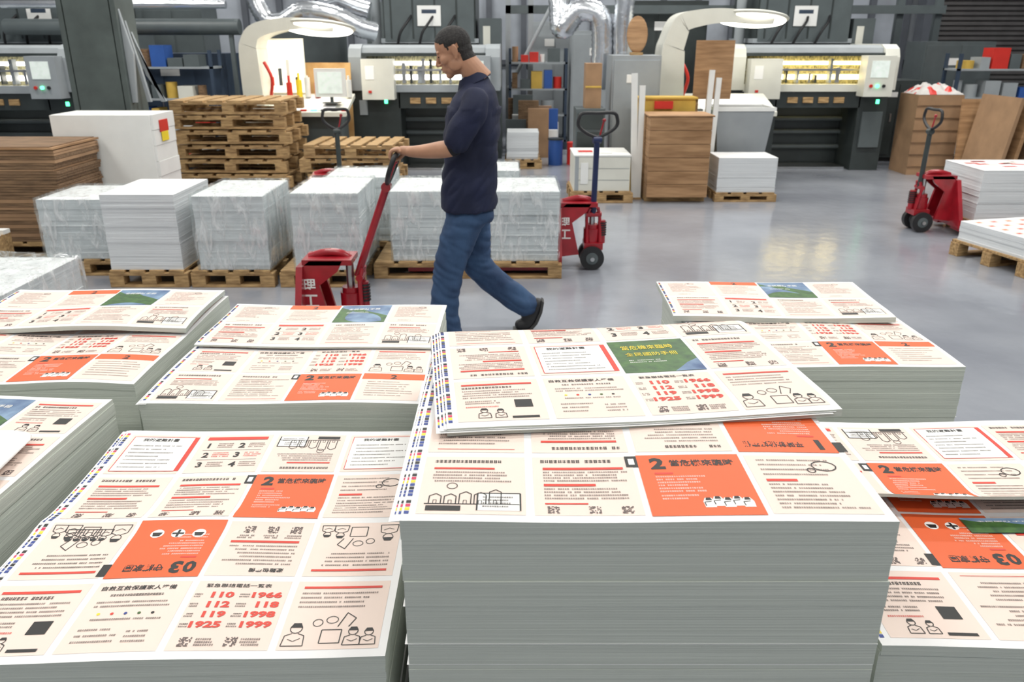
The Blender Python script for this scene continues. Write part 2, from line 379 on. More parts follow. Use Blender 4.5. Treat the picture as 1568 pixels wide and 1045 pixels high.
def sheet_stack(name,loc,rz,z0,z1,layout,amp=.004,seed=1,bundle=None,peek=0,hump=None,extra=None,lift=None):
    mb=MB(); rnd=random.Random(seed); p1,p2,p3=[rnd.uniform(0,6) for _ in range(3)]
    stack_body(mb,z0,z1-.008,seed)
    def h(u,v):
        e=amp*(1.2+math.sin(u*11+p1)*.5+math.sin(v*9+u*4+p2)*.5)
        if hump: e+=hump[2]*math.exp(-((v-hump[0]-.05*(u-.4))/hump[1])**2)
        if lift:
            for (lu,lv,s_,k) in lift: e+=k*math.exp(-((u-lu)**2+(v-lv)**2)/s_**2)
        return e
    def f(u,v,o): return (u,v,z1+h(u,v)+o)
    slab(mb,f,.022); colorbar(mb,f); pages(mb,layout,f)
    for k in range(peek):
        dx=-.005-.006*k+rnd.uniform(-.002,.002); dy=rnd.uniform(-.004,.004); a=rnd.uniform(-.012,.012)
        def g(u,v,o,dx=dx,dy=dy,a=a,k=k): return (u+dx-a*(v-.4),v+dy,z1+h(u,v)-.0016*(k+1)+o)
        n=30; vs=[g(.03*i,D0*j/n,0) for j in range(n+1) for i in range(2)]
        mb.add(vs,[(2*j,2*j+1,2*j+3,2*j+2) for j in range(n)],paper,True); colorbar(mb,g)
    for b in (bundle or []):
        ca,sa=math.cos(R(b['rz'])),math.sin(R(b['rz']))
        def g(u,v,o,b=b):
            vv=v; z=z1+b['t']+amp*2.4+b.get('amp',.004)*(1+math.sin(u*9+b['ph'])*.6+math.sin(v*10-u*5+b['ph'])*.5)
            dv=max(0,v-b.get('droop',9)); z-=dv*dv*b.get('dk',2.0)
            dl=max(0,.10-v); z-=dl*dl*b.get('fk',.5)
            return (b['x']+ca*u-sa*vv, b['y']+sa*u+ca*vv, z+o)
        slab(mb,g,b['t'],D=b.get('D',D0)); 
        if b.get('bar',1): colorbar(mb,g,v1=b.get('D',D0)-.02)
        pages(mb,b['layout'],g)
        for k in range(b.get('peek',0)):
            dx=-.006-.007*k; dy=-.006*k*rnd.uniform(.2,1)
            def gg(u,v,o,g=g,dx=dx,dy=dy,k=k):
                x,y,z=g(u,v,o); return (x+dx,y+dy,z-.002*(k+1))
            slab(mb,gg,.0005,D=b.get('D',D0),n=24); colorbar(mb,gg,v1=b.get('D',D0)-.02)
    if extra: extra(mb,f,z1)
    return mb.obj(name,loc,rz,recalc=False)
def pallet(loc,w,d,rz=0,h=.125,mat=wood,name='wooden_pallet'):
    mb=MB(); t=.02
    n=max(4,int(w/.17))
    for i in range(n):
        x=w*i/n+.02; mb.box(x-.01,x+w/n-.045,0,d,h-t,h,mat)
    for y in (0,d/2-.045,d-.09):
        mb.box(0,w,y,y+.09,h-2*t,h-t,mat)
        for x in (0,w/2-.05,w-.10): mb.box(x,x+.10,y,y+.09,t,h-2*t,mat)
        mb.box(0,w,y,y+.09,0,t,mat)
    return mb.obj(name,loc,rz,bevel=.003)
A_b=[['phone','title','nums','cartoon'],['textF','boxr','gphoto','text'],['list','text','table','draw'],['plain','text','people','plain']]
LA=[['draw','text','o2','sketch'],['list','textF','listF','o1F'],['text','list','text','list'],['text','list','text','list']]
LB=[['phone','title','nums','cartoon'],['peopleF','o3F','qrF','cartoonF'],['text','text','o2','sketch'],['boxr','table','drawF','boxr']]
LC=[['draw','list','o2','strip'],['phone','title','nums','cartoon'],['text','table','list','draw'],['plain','strip','photo','plain']]
LC2=[['text','table','list','draw'],['plain','strip','photo','plain']]
LG=[['phone','listF','text','list'],['text','o3F','qrF','cartoonF'],['text','o2','sketch','text'],['table','drawF','boxr','text']]
LG2=[['text','o2','sketch','text'],['table','drawF','boxr','text']]
HP=.125
def add_pallet_under(x,y,rz=0): pallet((x-.01,y-.01,0),.84,.90,rz)
sheet_stack('printed_sheet_stack',(-.180,1.100,0),0,HP,.905,LA,.003,3,peek=3,
  bundle=[dict(x=.055,y=.285,rz=6.5,t=.016,ph=1.0,amp=.003,layout=A_b,droop=.50,dk=2.6,peek=3)])
add_pallet_under(-.19,1.10)
sheet_stack('printed_sheet_stack',(-1.02,1.095,0),1.2,HP,.62,LB,.005,5,peek=3,hump=(.44,.03,.007),lift=[(0,.86,.2,.012)])
add_pallet_under(-1.02,1.10,1)
sheet_stack('printed_sheet_stack',(-1.055,2.06,0),0,HP,.66,LC,.005,8,peek=2,
  bundle=[dict(x=.0,y=.43,rz=-1,t=.006,ph=2.0,layout=LC2,D=.43,bar=1)])
add_pallet_under(-1.06,2.06)
sheet_stack('printed_sheet_stack',(.630,2.34,0),0,HP,.66,LC,.004,11,
  bundle=[dict(x=-.045,y=.42,rz=-1.5,t=.02,ph=.5,layout=LC2,D=.43)])
add_pallet_under(.62,2.34)
sheet_stack('printed_sheet_stack',(-1.93,2.20,0),0,HP,.66,LC,.008,14,lift=[(.8,.0,.15,-.008)],
  bundle=[dict(x=.0,y=.40,rz=1.5,t=.016,ph=3.5,amp=.007,layout=LC2,D=.44)])
add_pallet_under(-1.94,2.20)
def curl(mb,f,z1):
    n=24; r=.034; zb=z1+.010; prof=[]
    for i in range(12): prof.append((.46+.27*i/11,zb))
    for i in range(1,15):
        a=-math.pi/2+math.pi*i/14; prof.append((.73+r*1.5*math.cos(a),zb+r+r*math.sin(a)))
    for i in range(1,9): prof.append((.73-.03*i,zb+2*r-.0016*i*i*.5))
    m=len(prof)
    for t_ in range(5):
        vs=[];fs=[]
        for j in range(n+1):
            v=.26+.34*j/n-.006*t_; k=1-.6*j/n
            for (x,z) in prof: vs.append((x-.05*j/n+.003*t_,v,zb+(z-zb)*k*(1-.09*t_)+.0015*t_))
        for j in range(n):
            for i in range(m-1): a=j*m+i; fs.append((a,a+1,a+m+1,a+m))
        mb.add(vs,fs,paper,True)
LF=[['text','list','cartoon','list'],['list','list','list','text'],['text','title','list','text'],['plain','strip','photo','phone']]
sheet_stack('printed_sheet_stack',(-1.95,1.22,0),-2,HP,.68,LF,.005,17,extra=curl)
add_pallet_under(-1.96,1.22,-2)
def gx(mb,f,z1):
    # printed picture page of a turned-over sheet beside the lifted quire
    for u in(.34,.53): draw_page(mb,'photo',u,.34,lambda u,v,o:f(u,.350+(v-.34)*.30,o+.0022))
sheet_stack('printed_sheet_stack',(.655,1.14,0),-1,HP,.62,LG,.005,21,extra=gx,
  bundle=[dict(x=.0,y=.405,rz=.5,t=.008,ph=1.5,amp=.005,layout=LG2,D=.45,fk=-4.2,peek=1)])
add_pallet_under(.655,1.13,-1)
# ---------------------------------------------------------------- room
floor=bpy.data.materials.new('epoxy_floor'); floor.use_nodes=True
nt=floor.node_tree;N=nt.nodes;L=nt.links;b=N['Principled BSDF']
tc=N.new('ShaderNodeTexCoord');nz=N.new('ShaderNodeTexNoise');nz.inputs['Scale'].default_value=1.3;nz.inputs['Detail'].default_value=8
L.new(tc.outputs['Object'],nz.inputs['Vector'])
cr=N.new('ShaderNodeValToRGB');cr.color_ramp.elements[0].position=.3;cr.color_ramp.elements[1].position=.75
cr.color_ramp.elements[0].color=(.235,.25,.29,1);cr.color_ramp.elements[1].color=(.33,.35,.39,1)
L.new(nz.outputs['Fac'],cr.inputs[0]);L.new(cr.outputs[0],b.inputs['Base Color'])
r2=N.new('ShaderNodeMapRange');r2.inputs['To Min'].default_value=.10;r2.inputs['To Max'].default_value=.24
L.new(nz.outputs['Fac'],r2.inputs['Value']);L.new(r2.outputs[0],b.inputs['Roughness'])
b.inputs['Specular IOR Level'].default_value=.9
n2=N.new('ShaderNodeTexNoise');n2.inputs['Scale'].default_value=9;bp=N.new('ShaderNodeBump');bp.inputs['Strength'].default_value=.12;bp.inputs['Distance'].default_value=.02
L.new(tc.outputs['Object'],n2.inputs['Vector']);L.new(n2.outputs['Fac'],bp.inputs['Height']);L.new(bp.outputs[0],b.inputs['Normal'])
wallm=M('wall_panel',(.33,.36,.41),.6,var=.25,scale=1.5); ribm=M('wall_rib',(.09,.10,.12),.5); ceilm=M('ceiling_paint',(.55,.56,.57),.8,var=.05)
X0,X1,Y0,Y1,ZC=-11,11,-3.5,15.5,5.5
mb=MB();mb.box(X0-.2,X1+.2,Y0-.2,Y1+.2,-.2,0,floor);mb.obj('floor')
mb=MB();mb.box(X0-.2,X1+.2,Y0-.2,Y1+.2,ZC,ZC+.2,ceilm);mb.obj('ceiling')
mb=MB();mb.box(X0-.2,X1+.2,Y1,Y1+.2,0,ZC,wallm)
x=X0
while x<X1:
    mb.box(x,x+.10,Y1-.10,Y1,0,ZC,ribm); x+=.62
for z in (1.2,2.6,4): mb.box(X0,X1,Y1-.06,Y1,z,z+.08,ribm)
mb.obj('wall_back')
for nm,a,bb in(('wall_left',X0-.2,X0),('wall_right',X1,X1+.2)):
    mb=MB();mb.box(a,bb,Y0-.2,Y1+.2,0,ZC,wallm);mb.obj(nm)
mb=MB();mb.box(X0-.2,X1+.2,Y0-.2,Y0,0,ZC,wallm);mb.obj('wall_front')
shm=M('shutter',(.09,.085,.085),.5,var=.15)
mb=MB()
for i in range(40):
    z=.08*i; mb.prism([(14.9,z),(14.86,z+.02),(14.86,z+.06),(14.9,z+.08),(14.95,z+.08),(14.95,z)],'x',7.2,10.9,shm)
mb.box(7.05,7.2,14.8,15.1,0,3.3,ribm);mb.box(7.05,10.95,14.75,15.15,3.2,3.6,ribm);mb.obj('roller_shutter')
# ---------------------------------------------------------------- lights
def light(x,y,z=5.2,e=60,sx=1.8,sy=.5,rx=0):
    d=bpy.data.lights.new('tube_light','AREA'); d.shape='RECTANGLE'; d.size=sx; d.size_y=sy; d.energy=e; d.color=(1,.985,.94)
    o=bpy.data.objects.new('ceiling_lamp_light',d); scn.collection.objects.link(o)
    mb=MB(); mb.box(-sx/2-.05,sx/2+.05,-sy/2-.05,sy/2+.05,0,.08,mlight); mb.box(-sx/2,sx/2,-sy/2,sy/2,-.006,0,lampW)
    mb.cyl((-sx/3,0,.08),(-sx/3,0,ZC-z-.01),.01,steel);mb.cyl((sx/3,0,.08),(sx/3,0,ZC-z-.01),.01,steel)
    q=mb.obj('ceiling_lamp',(x,y,z)); o.parent=q; o.location=(0,0,-.02)
for y,e in((-2.0,34),(1.2,40),(4.8,74),(8.8,96),(12.8,96)):  # the row behind the camera is added for frontal light on the stacks
    for x in(-6,-2,2,6): light(x,y,e=e)
# ---------------------------------------------------------------- wrapped stacks
def wrapped(x,y,w,d,z0,h,seed,wrap=True,rz=0,slack=.008):
    mb=MB(); stack_body(mb,0,h,seed,.03,.002,w,d,sidew)
    mb.box(0,w,0,d,h,h+.002,paper)
    if wrap:
        bm=bmesh.new(); bmesh.ops.create_cube(bm,size=1); bmesh.ops.subdivide_edges(bm,edges=bm.edges,cuts=30,use_grid_fill=True)
        vs=[]
        for v in bm.verts:
            c=v.co.copy(); p=Vector(((c.x+.5)*(w+.02)-.01,(c.y+.5)*(d+.02)-.01,max(-.0,(c.z+.5)*(h+.014))))
            nn=Vector((c.x if abs(c.x)>.49 else 0,c.y if abs(c.y)>.49 else 0,c.z if c.z>.49 else 0))
            nn=nn.normalized() if nn.length else nn
            k=noise.noise(Vector((p.x*5+seed*3,p.y*5,p.z*4)))*.4+.4+abs(noise.noise(Vector((p.x*15+p.z*6,p.y*15+seed,p.z*4-p.x*6))))*1.1
            q=p+nn*k*slack; q.z=max(q.z,0.0); vs.append(q)
        bm.verts.index_update(); fs=[tuple(v.index for v in f.verts) for f in bm.faces]; bm.free()
        mb.add(vs,fs,film,True)
    return mb.obj('shrink_wrapped_paper_stack' if wrap else 'blank_paper_stack',(x,y,z0),rz)
wrapped(-3.40,5.72,.54,.6,HP,.43,1,rz=0); pallet((-3.45,5.70,0),.62,.66)
wrapped(-2.79,5.42,.50,.66,HP,.52,2,wrap=False); pallet((-2.81,5.40,0),.55,.72)
wrapped(-2.17,5.42,.48,.66,HP,.51,3); pallet((-2.24,5.40,0),.58,.72)
wrapped(-1.50,5.42,.46,.66,HP,.53,4); pallet((-1.62,5.40,0),.59,.72)
wrapped(-.86,5.66,.42,.60,HP,.50,5); wrapped(-.15,5.66,.48,.60,HP,.50,6); pallet((-1.0,5.62,0),1.36,.68)
wrapped(-.38,5.72,.17,.5,HP,.46,9,wrap=False)
wrapped(-3.35,3.65,.92,.72,HP,.36,7,slack=.025); pallet((-3.38,3.63,0),.98,.76)
wrapped(-1.45,6.28,.5,.5,HP,.50,12); pallet((-1.48,6.24,0),.56,.56)
wrapped(-.55,6.48,.6,.5,HP,.52,13); pallet((-.6,6.44,0),.7,.56)
# ---------------------------------------------------------------- pallet jacks
def jack(name,loc,rz,polecol=redp,steer=0,top=(.295,1.06),loop=.12,txt='理工',handle=blk,base=(.06,.44)):
    mb=MB()
    for s in(-1,1):
        mb.prism([(-1.36,.060),(-1.28,.095),(-.25,.100),(-.25,.045),(-1.36,.035)],'y',s*.19-.075,s*.19+.075,redp)
        mb.cyl((-1.22,s*.19-.05,.036),(-1.22,s*.19+.05,.036),.036,blk)
        mb.box(-1.25,-1.19,s*.19-.06,s*.19+.06,.035,.05,steel)
    mb.prism([(-.265,.07),(.265,.07),(.265,.14),(.115,.47),(-.115,.47),(-.265,.14)],'x',-.27,-.235,redp)
    sp=[(-.27,.10),(-.10,.12),(-.155,.36),(-.05,.44),(-.02,.50),(-.20,.50),(-.27,.44)]
    mb.prism(sp,'y',-.10,-.075,redp); mb.prism(sp,'y',.075,.10,redp)
    mb.box(-.24,.03,-.10,.10,.475,.505,redp)
    mb.tube(smoothpath([(-.22,0,.50),(-.12,0,.525),(-.03,0,.515),(.02,0,.47)],4),.022,redp)
    mb.cyl((0,0,.17),(0,0,.30),.062,redp); mb.cyl((0,0,.30),(0,0,.33),.05,redp); mb.cyl((0,0,.33),(0,0,.485),.022,steel)
    mb.box(-.06,.08,-.08,.08,.15,.20,redp); mb.cyl((.075,-.01,.19),(.075,-.01,.36),.027,redp)
    for i in range(6): mb.cyl((.075,-.01,.25+.018*i),(.075,-.01,.259+.018*i),.034,blk)
    mb.cyl((0,-.14,.09),(0,.14,.09),.016,steel)
    for s in(-1,1):
        mb.cyl((0,s*.085-.025,.09),(0,s*.085+.025,.09),.09,blk,n=28); mb.cyl((0,s*.085-.028,.09),(0,s*.085+.028,.09),.045,mgrey)
    mb.cyl((0,0,.09),(0,0,.17),.03,redp)
    cs,sn=math.cos(R(steer)),math.sin(R(steer))
    def S(x,y,z): return (x*cs-y*sn,x*sn+y*cs,z)
    bx,bz=base; tx,tz=top
    mb.tube([S(.06,-.05,.2),S(bx,-.05,bz-.07),S(bx+.015,-.03,bz)],.013,redp); mb.tube([S(.06,.05,.2),S(bx,.05,bz-.07),S(bx+.015,.03,bz)],.013,redp)
    mb.cyl(S(bx,-.06,bz-.05),S(bx,.06,bz-.05),.02,redp)
    d=Vector((tx-bx,0,tz-bz)).normalized()
    def Pp(t): return (bx+(tx-bx)*t,bz+(tz-bz)*t)
    L0=math.hypot(tx-bx,tz-bz); tl=1-.17/L0
    a=Pp(-.08);q=Pp(tl); mb.cyl(S(a[0],0,a[1]),S(q[0],0,q[1]),.021,polecol)
    pts=[(0,q),( loop*.55,Pp(tl+.03/L0)),(loop,Pp(tl+.08/L0)),(loop,Pp(1-.035/L0)),(loop*.8,Pp(1)),(0,Pp(1)),(-loop*.8,Pp(1)),(-loop,Pp(1-.035/L0)),(-loop,Pp(tl+.08/L0)),(-loop*.55,Pp(tl+.03/L0)),(0,q)]
    mb.tube(smoothpath([S(p[0],y,p[1]) for y,p in pts],4),.013,handle)
    w=Pp(tl+.015/L0);w2=Pp(1-.05/L0); mb.tube([S(w[0],.02,w[1]),S(w2[0],.045,w2[1])],.007,redp); mb.ell(S(w2[0],.045,w2[1]),(.014,.014,.014),redp)
    mb.cyl(S(w[0]-.03*d.x,-.03,w[1]-.03*d.z),S(w[0]-.03*d.x,.03,w[1]-.03*d.z),.026,polecol)
    if txt:
        for i,chh in enumerate(txt):
            vs,fs,wd=glyph(chh,.02)
            for s in(-1,1): mb.add([(-.250+vx*.07*-s+(0.07 if s>0 else 0),s*.102,.33-.09*i+vy*.07) for vx,vy in vs],fs,white)
    return mb.obj(name,loc,rz)
jack('pallet_jack',(-.905,4.34,0),0,txt='理工')
jack('pallet_jack',(.60,5.96,0),0,bluep,steer=-80,top=(.07,1.14),loop=.14,base=(.03,.46))
jack('pallet_jack',(3.68,7.22,0),180,mdark,steer=0,top=(.02,1.06),loop=.15,base=(.03,.44),txt='')
jack('pallet_jack',(-1.55,7.30,0),8,mdark,steer=-85,top=(.08,1.06),loop=.11)
# ---------------------------------------------------------------- pallet piles
def pile(x,y,w,d,n,name='wooden_pallet_pile',seed=0,mat=wood):
    rnd=random.Random(seed); mb=MB()
    for k in range(n):
        sub=MB(); h=.135;t=.02; dx,dy,a=rnd.uniform(-.04,.04),rnd.uniform(-.03,.03),rnd.uniform(-.05,.05)
        m=6
        for i in range(m): xx=w*i/m; sub.box(xx,xx+w/m-.05,0,d,h-t,h,mat)
        for yy in(0,d/2-.045,d-.09):
            sub.box(0,w,yy,yy+.09,h-2*t,h-t,mat)
            for xx in(0,w/2-.06,w-.12): sub.box(xx,xx+.12,yy,yy+.09,t,h-2*t,mat)
            sub.box(0,w,yy,yy+.09,0,t,mat)
        ca,sa=math.cos(a),math.sin(a)
        mb.add([(v[0]*ca-v[1]*sa+dx,v[0]*sa+v[1]*ca+dy,v[2]+k*.15) for v in sub.V],sub.F,mat)
    return mb.obj(name,(x,y,0),0)
pile(-3.55,8.62,1.2,.85,7,seed=3); pile(-2.22,8.65,1.0,.8,4,seed=5)
mb=MB(); rnd=random.Random(4); z=.125
while z<.84:
    t=rnd.uniform(.012,.03); a=rnd.uniform(-.02,.02); mb.box(-4.9+a,-3.52+a,6.25,6.95,z,z+t,wood2 if rnd.random()<.6 else board); z+=t+.003
mb.box(-4.9,-3.5,6.23,6.97,.84,.855,ply); mb.obj('fibreboard_sheet_stack'); pallet((-4.9,6.25,0),1.38,.7)
mb=MB()
for k in range(2):
    for i in range(5): mb.box(-4.6,-3.72,5.30+.12*i,5.38+.12*i,.10+.19*k,.13+.19*k,wht if k else wood)
    for x in(-4.6,-4.2,-3.82): mb.box(x,x+.1,5.30,5.86,.0+.13*k,.10+.19*k,wood)
mb.obj('slatted_skid')
mb=MB(); rnd=random.Random(9)
for i in range(7): a=rnd.uniform(-.004,.004); mb.box(-3.90+a,-3.04+a,7.02,7.46,.125+.13*i,.125+.13*(i+1)-.002,wht)
mb.box(-3.90,-3.06,7.0,7.02,.13,1.03,wht)
mb.box(-3.035,-3.03,7.12,7.30,.88,.98,redl); mb.box(-3.034,-3.029,7.14,7.28,.80,.88,yel); mb.obj('white_board_block',bevel=.004); pallet((-3.93,7.0,0),.92,.5)
mb=MB(); cm=M('column_green_grey',(.085,.105,.10),.5,var=.2)
mb.box(-4.25,-4.20,8.1,8.5,0,ZC-.01,cm);mb.box(-3.75,-3.70,8.1,8.5,0,ZC-.01,cm);mb.box(-4.20,-3.75,8.24,8.32,0,ZC-.01,cm);mb.box(-4.3,-3.65,8.0,8.55,0,.04,cm)
for dx in(0,.10,.2): mb.prism([(-3.70+dx,1.05),(-3.66+dx,1.05),(-3.62,1.5-dx),(-3.70,1.9-dx)],'y',8.15+dx,8.19+dx,mlight)
mb.box(-4.19,-3.76,8.1,8.24,0,ZC-.01,cm)
mb.obj('steel_column',bevel=.004)
# ---------------------------------------------------------------- presses
def press(loc,w=2.1,window=lampY,tall=True,led=True,tallw=(.3,1.75),label=True,hood=cream,hb=1.57):
    mb=MB(); d=1.2
    mb.box(0,.62,0,d,0,1.02,mdark); mb.box(w-.42,w-.05,0,d,0,1.02,mdark)
    mb.box(.62,w-.42,.55,d,0,1.05,mdark); mb.box(.60,w-.40,0,.3,.80,1.02,mdark)
    for z in(.25,.45,.62): mb.cyl((.62,.5,z),(w-.42,.5,z),.03,mgrey)
    mb.box(.66,w-.46,.08,.5,.0,.03,steel)
    for i in range(4): mb.box(.75+.2*i,.88+.2*i,-.02,.02,.86,.93,wood)
    pr=[(0.0,1.02),(0,1.42),(.05,1.52),(.16,1.57),(d,1.57),(d,1.02)]
    mb.prism([(-.05+p[0],p[1]) for p in pr],'x',0,.16,hood); mb.prism([(-.05+p[0],p[1]) for p in pr],'x',w-.18,w,hood)
    mb.prism([(.03,1.47),(.06,1.53),(.16,1.56),(d,1.56),(d,1.44)],'x',.16,w-.18,mlight)
    mb.box(.16,w-.18,.35,d,1.0,1.46,mwin); mb.box(.16,w-.18,-.03,.06,1.00,1.09,hood); mb.box(.16,w-.18,-.02,.05,1.43,1.47,mdark)
    mb.cyl((.5,.3,1.34),(w-.3,.3,1.34),.022,window); mb.box(.5,w-.35,.20,.26,1.14,1.20,window)
    rnd=random.Random(int(loc[0]*10))
    for i in range(7):
        q=.62+ (w-1.2)*i/7+rnd.uniform(-.03,.03); mb.box(q,q+rnd.uniform(.02,.06),.1,.2,1.10,1.10+rnd.uniform(.08,.3),(steel,mdark,mlight)[i%3])
    mb.box(.2,w-.2,.08,.12,1.25,1.275,steel)
    mb.box(.18,.58,-.22,-.02,.92,1.40,cream); mb.box(.23,.34,-.225,-.22,1.16,1.32,white); mb.box(.26,.30,-.23,-.22,1.0,1.03,redl)
    mb.box(w-.48,w-.12,-.24,-.02,.95,1.44,hood); mb.box(w-.42,w-.2,-.246,-.24,1.18,1.38,screen)
    for i in range(3): mb.cyl((w-.40+.08*i,-.24,1.08),(w-.40+.08*i,-.26,1.08),.02,(redl,grn,blk)[i])
    if led:
        mb.box(.42,.46,-.01,.0,.86,.91,grn); mb.box(w-.20,w-.16,-.01,0,.85,.90,grn)
    mb.box(.1,.2,-.02,0,.72,.9,mlight); mb.box(w-.36,w-.1,-.03,0,.3,.75,mgrey)
    for i in range(9): mb.box(-.12,.0,.03,.5,0.1+.1*i,.14+.1*i,mgrey)
    if tall:
        a,b_=tallw
        mb.box(a,b_,d,d+1.3,0,2.25,mdark); mb.box(a+.02,b_-.02,d-.04,d,1.60,2.2,mgrey); mb.box(a,b_,d-.06,d+.0,2.2,2.28,mlight)
        mb.box(a-.04,b_+.04,d-.03,d+1.3,1.58,1.64,mlight)
        for i in range(4): mb.box(a+.1+.3*i,a+.12+.3*i,d-.05,d-.04,1.64,2.2,mdark)
        if label: mb.box((a+b_)/2-.16,(a+b_)/2+.16,d-.06,d-.05,1.80,2.06,white); mb.box((a+b_)/2-.1,(a+b_)/2+.1,d-.062,d-.06,1.96,2.01,dblue)
        mb.box(b_+.05,b_+.35,d,d+1,0,1.9,mgrey); mb.box(b_+.10,b_+.2,d-.01,d,1.3,1.8,cream)
        mb.cyl((a-.15,d+.3,0),(a-.15,d+.3,2.4),.07,mlight)
        for i in range(3): mb.tube(smoothpath([(a+.2+.3*i,d-.1,1.57),(a+.25+.3*i,d-.16,1.72),(a+.35+.3*i,d-.12,1.86),(a+.4+.3*i,d,1.95)],4),.018,blk)
    return mb.obj('printing_press',loc,0,bevel=.012)
press((2.80,10.8,0),2.1,lampY,tallw=(.6,1.9))
press((-2.05,10.7,0),1.9,lampW,tallw=(.28,1.55),hood=mlight)
press((-7.6,10.4,0),2.25,lampW,tallw=(.6,2.0),hood=mlight)
def cabinet(x,y,w,d,h,mat=dblue,name='machine_cabinet',doors=2):
    mb=MB(); mb.box(0,w,0,d,.06,h,mat); mb.box(.03,w-.03,.04,d-.02,0,.06,blk)
    for i in range(doors):
        a=w*i/doors+.02;b_=w*(i+1)/doors-.02; mb.box(a,b_,-.012,0,.1,h-.05,mat); mb.box(b_-.05,b_-.03,-.03,-.012,h*.5,h*.6,steel)
    mb.box(w*.3,w*.5,-.016,-.012,h*.80,h*.86,white)
    return mb.obj(name,(x,y,0),0,bevel=.006)
cabinet(-5.2,11.6,1.3,.6,1.45,dblue,doors=3); cabinet(-3.7,12.9,1.1,.6,1.9,mgrey); cabinet(-6.6,13.4,1.8,.7,2.1,mgrey,doors=4)
cabinet(.9,12.9,.9,.6,1.75,mlight); cabinet(1.13,9.55,.55,.6,1.46,mlight,'grey_control_cabinet',1); cabinet(5.9,12.2,1.0,.6,1.6,mgrey); cabinet(.3,14.2,.8,.5,1.9,mlight)
cabinet(-2.4,14.2,1.6,.7,2.2,mgrey,doors=4); cabinet(1.9,13.7,1.2,.6,2.2,mdark,doors=3)
def rack(x,y,w,d,h,seed,n=4):
    mb=MB(); rnd=random.Random(seed)
    for a in(0,w-.04):
        for b_ in(0,d-.04): mb.box(a,a+.04,b_,b_+.04,0,h,dblue)
    for k in range(n):
        z=.12+(h-.15)*k/(n-.5); mb.box(0,w,0,d,z,z+.025,mlight)
        q=.05
        while q<w-.16:
            ww=rnd.uniform(.07,.22); hh=rnd.uniform(.10,(h-.15)/n*.85)
            if q+ww<w-.04:
                m=rnd.choice((board,wht,mgrey,cream,bluebox,wood2,redl,mlight,yboard))
                if rnd.random()<.3: mb.cyl((q+ww/2,.15,z+.025),(q+ww/2,.15,z+.025+hh),ww/2,m)
                else: mb.box(q,q+ww,.03,d-.1,z+.025,z+.025+hh,m)
            q+=ww+rnd.uniform(.01,.05)
    return mb.obj('storage_shelf',(x,y,0))
rack(-5.3,10.75,1.5,.4,1.5,3); rack(-.05,12.95,.9,.35,1.5,8); rack(5.95,11.3,1.3,.4,1.45,6)
def ductobj(pts,r,name='silver_ventilation_duct'):
    mb=MB(); P=smoothpath(pts,14); rs=[r*(1+(.06 if i%2 else -.03)) for i in range(len(P))]; mb.tube(P,r,duct,n=16,rs=rs); return mb.obj(name)
ductobj([(-1.84,11.6,1.72),(-2.05,11.5,1.78),(-2.35,11.4,1.93),(-2.75,11.4,1.98),(-3.05,11.4,1.84),(-3.3,11.45,1.95),(-3.4,11.5,2.6),(-3.4,11.5,5.45)],.12)
ductobj([(-1.95,11.9,2.0),(-2.3,11.9,2.12),(-2.7,12.0,2.45),(-2.8,12.0,5.45)],.11)
ductobj([(1.08,10.4,1.05),(1.10,10.4,1.60),(1.04,10.4,1.90),(.80,10.45,1.95),(.62,10.5,1.76),(.58,10.6,2.02),(.55,10.8,3.0),(.5,10.8,5.45)],.13)
ductobj([(1.35,10.32,1.2),(1.33,10.32,1.75),(1.34,10.32,2.1),(1.36,10.32,3),(1.36,10.32,5.45)],.115)
mb=MB(); mb.cyl((-6.6,11.25,1.78),(-3.55,11.25,1.78),.10,mgrey); mb.cyl((-6.6,11.25,2.05),(-3.7,11.25,2.05),.05,duct)
for x in(-5.45,-3.7): mb.box(x,x+.05,11.22,11.28,0,1.8,mgrey)
mb.obj('overhead_pipe_run')
mb=MB()
for x in(-.1,.25): mb.box(x,x+.08,13.4,13.5,0,ZC-.02,mlight)
for x in(6.0,6.6): mb.box(x,x+.1,13.5,13.6,0,ZC-.02,mgrey)
mb.box(-.1,6.7,13.4,13.5,2.0,2.12,mgrey); mb.box(-.1,6.7,13.4,13.5,3.2,3.3,mgrey)
mb.tube([(-.05,13.36,.9),(.6,13.36,2.1)],.03,mlight); mb.obj('steel_gantry')
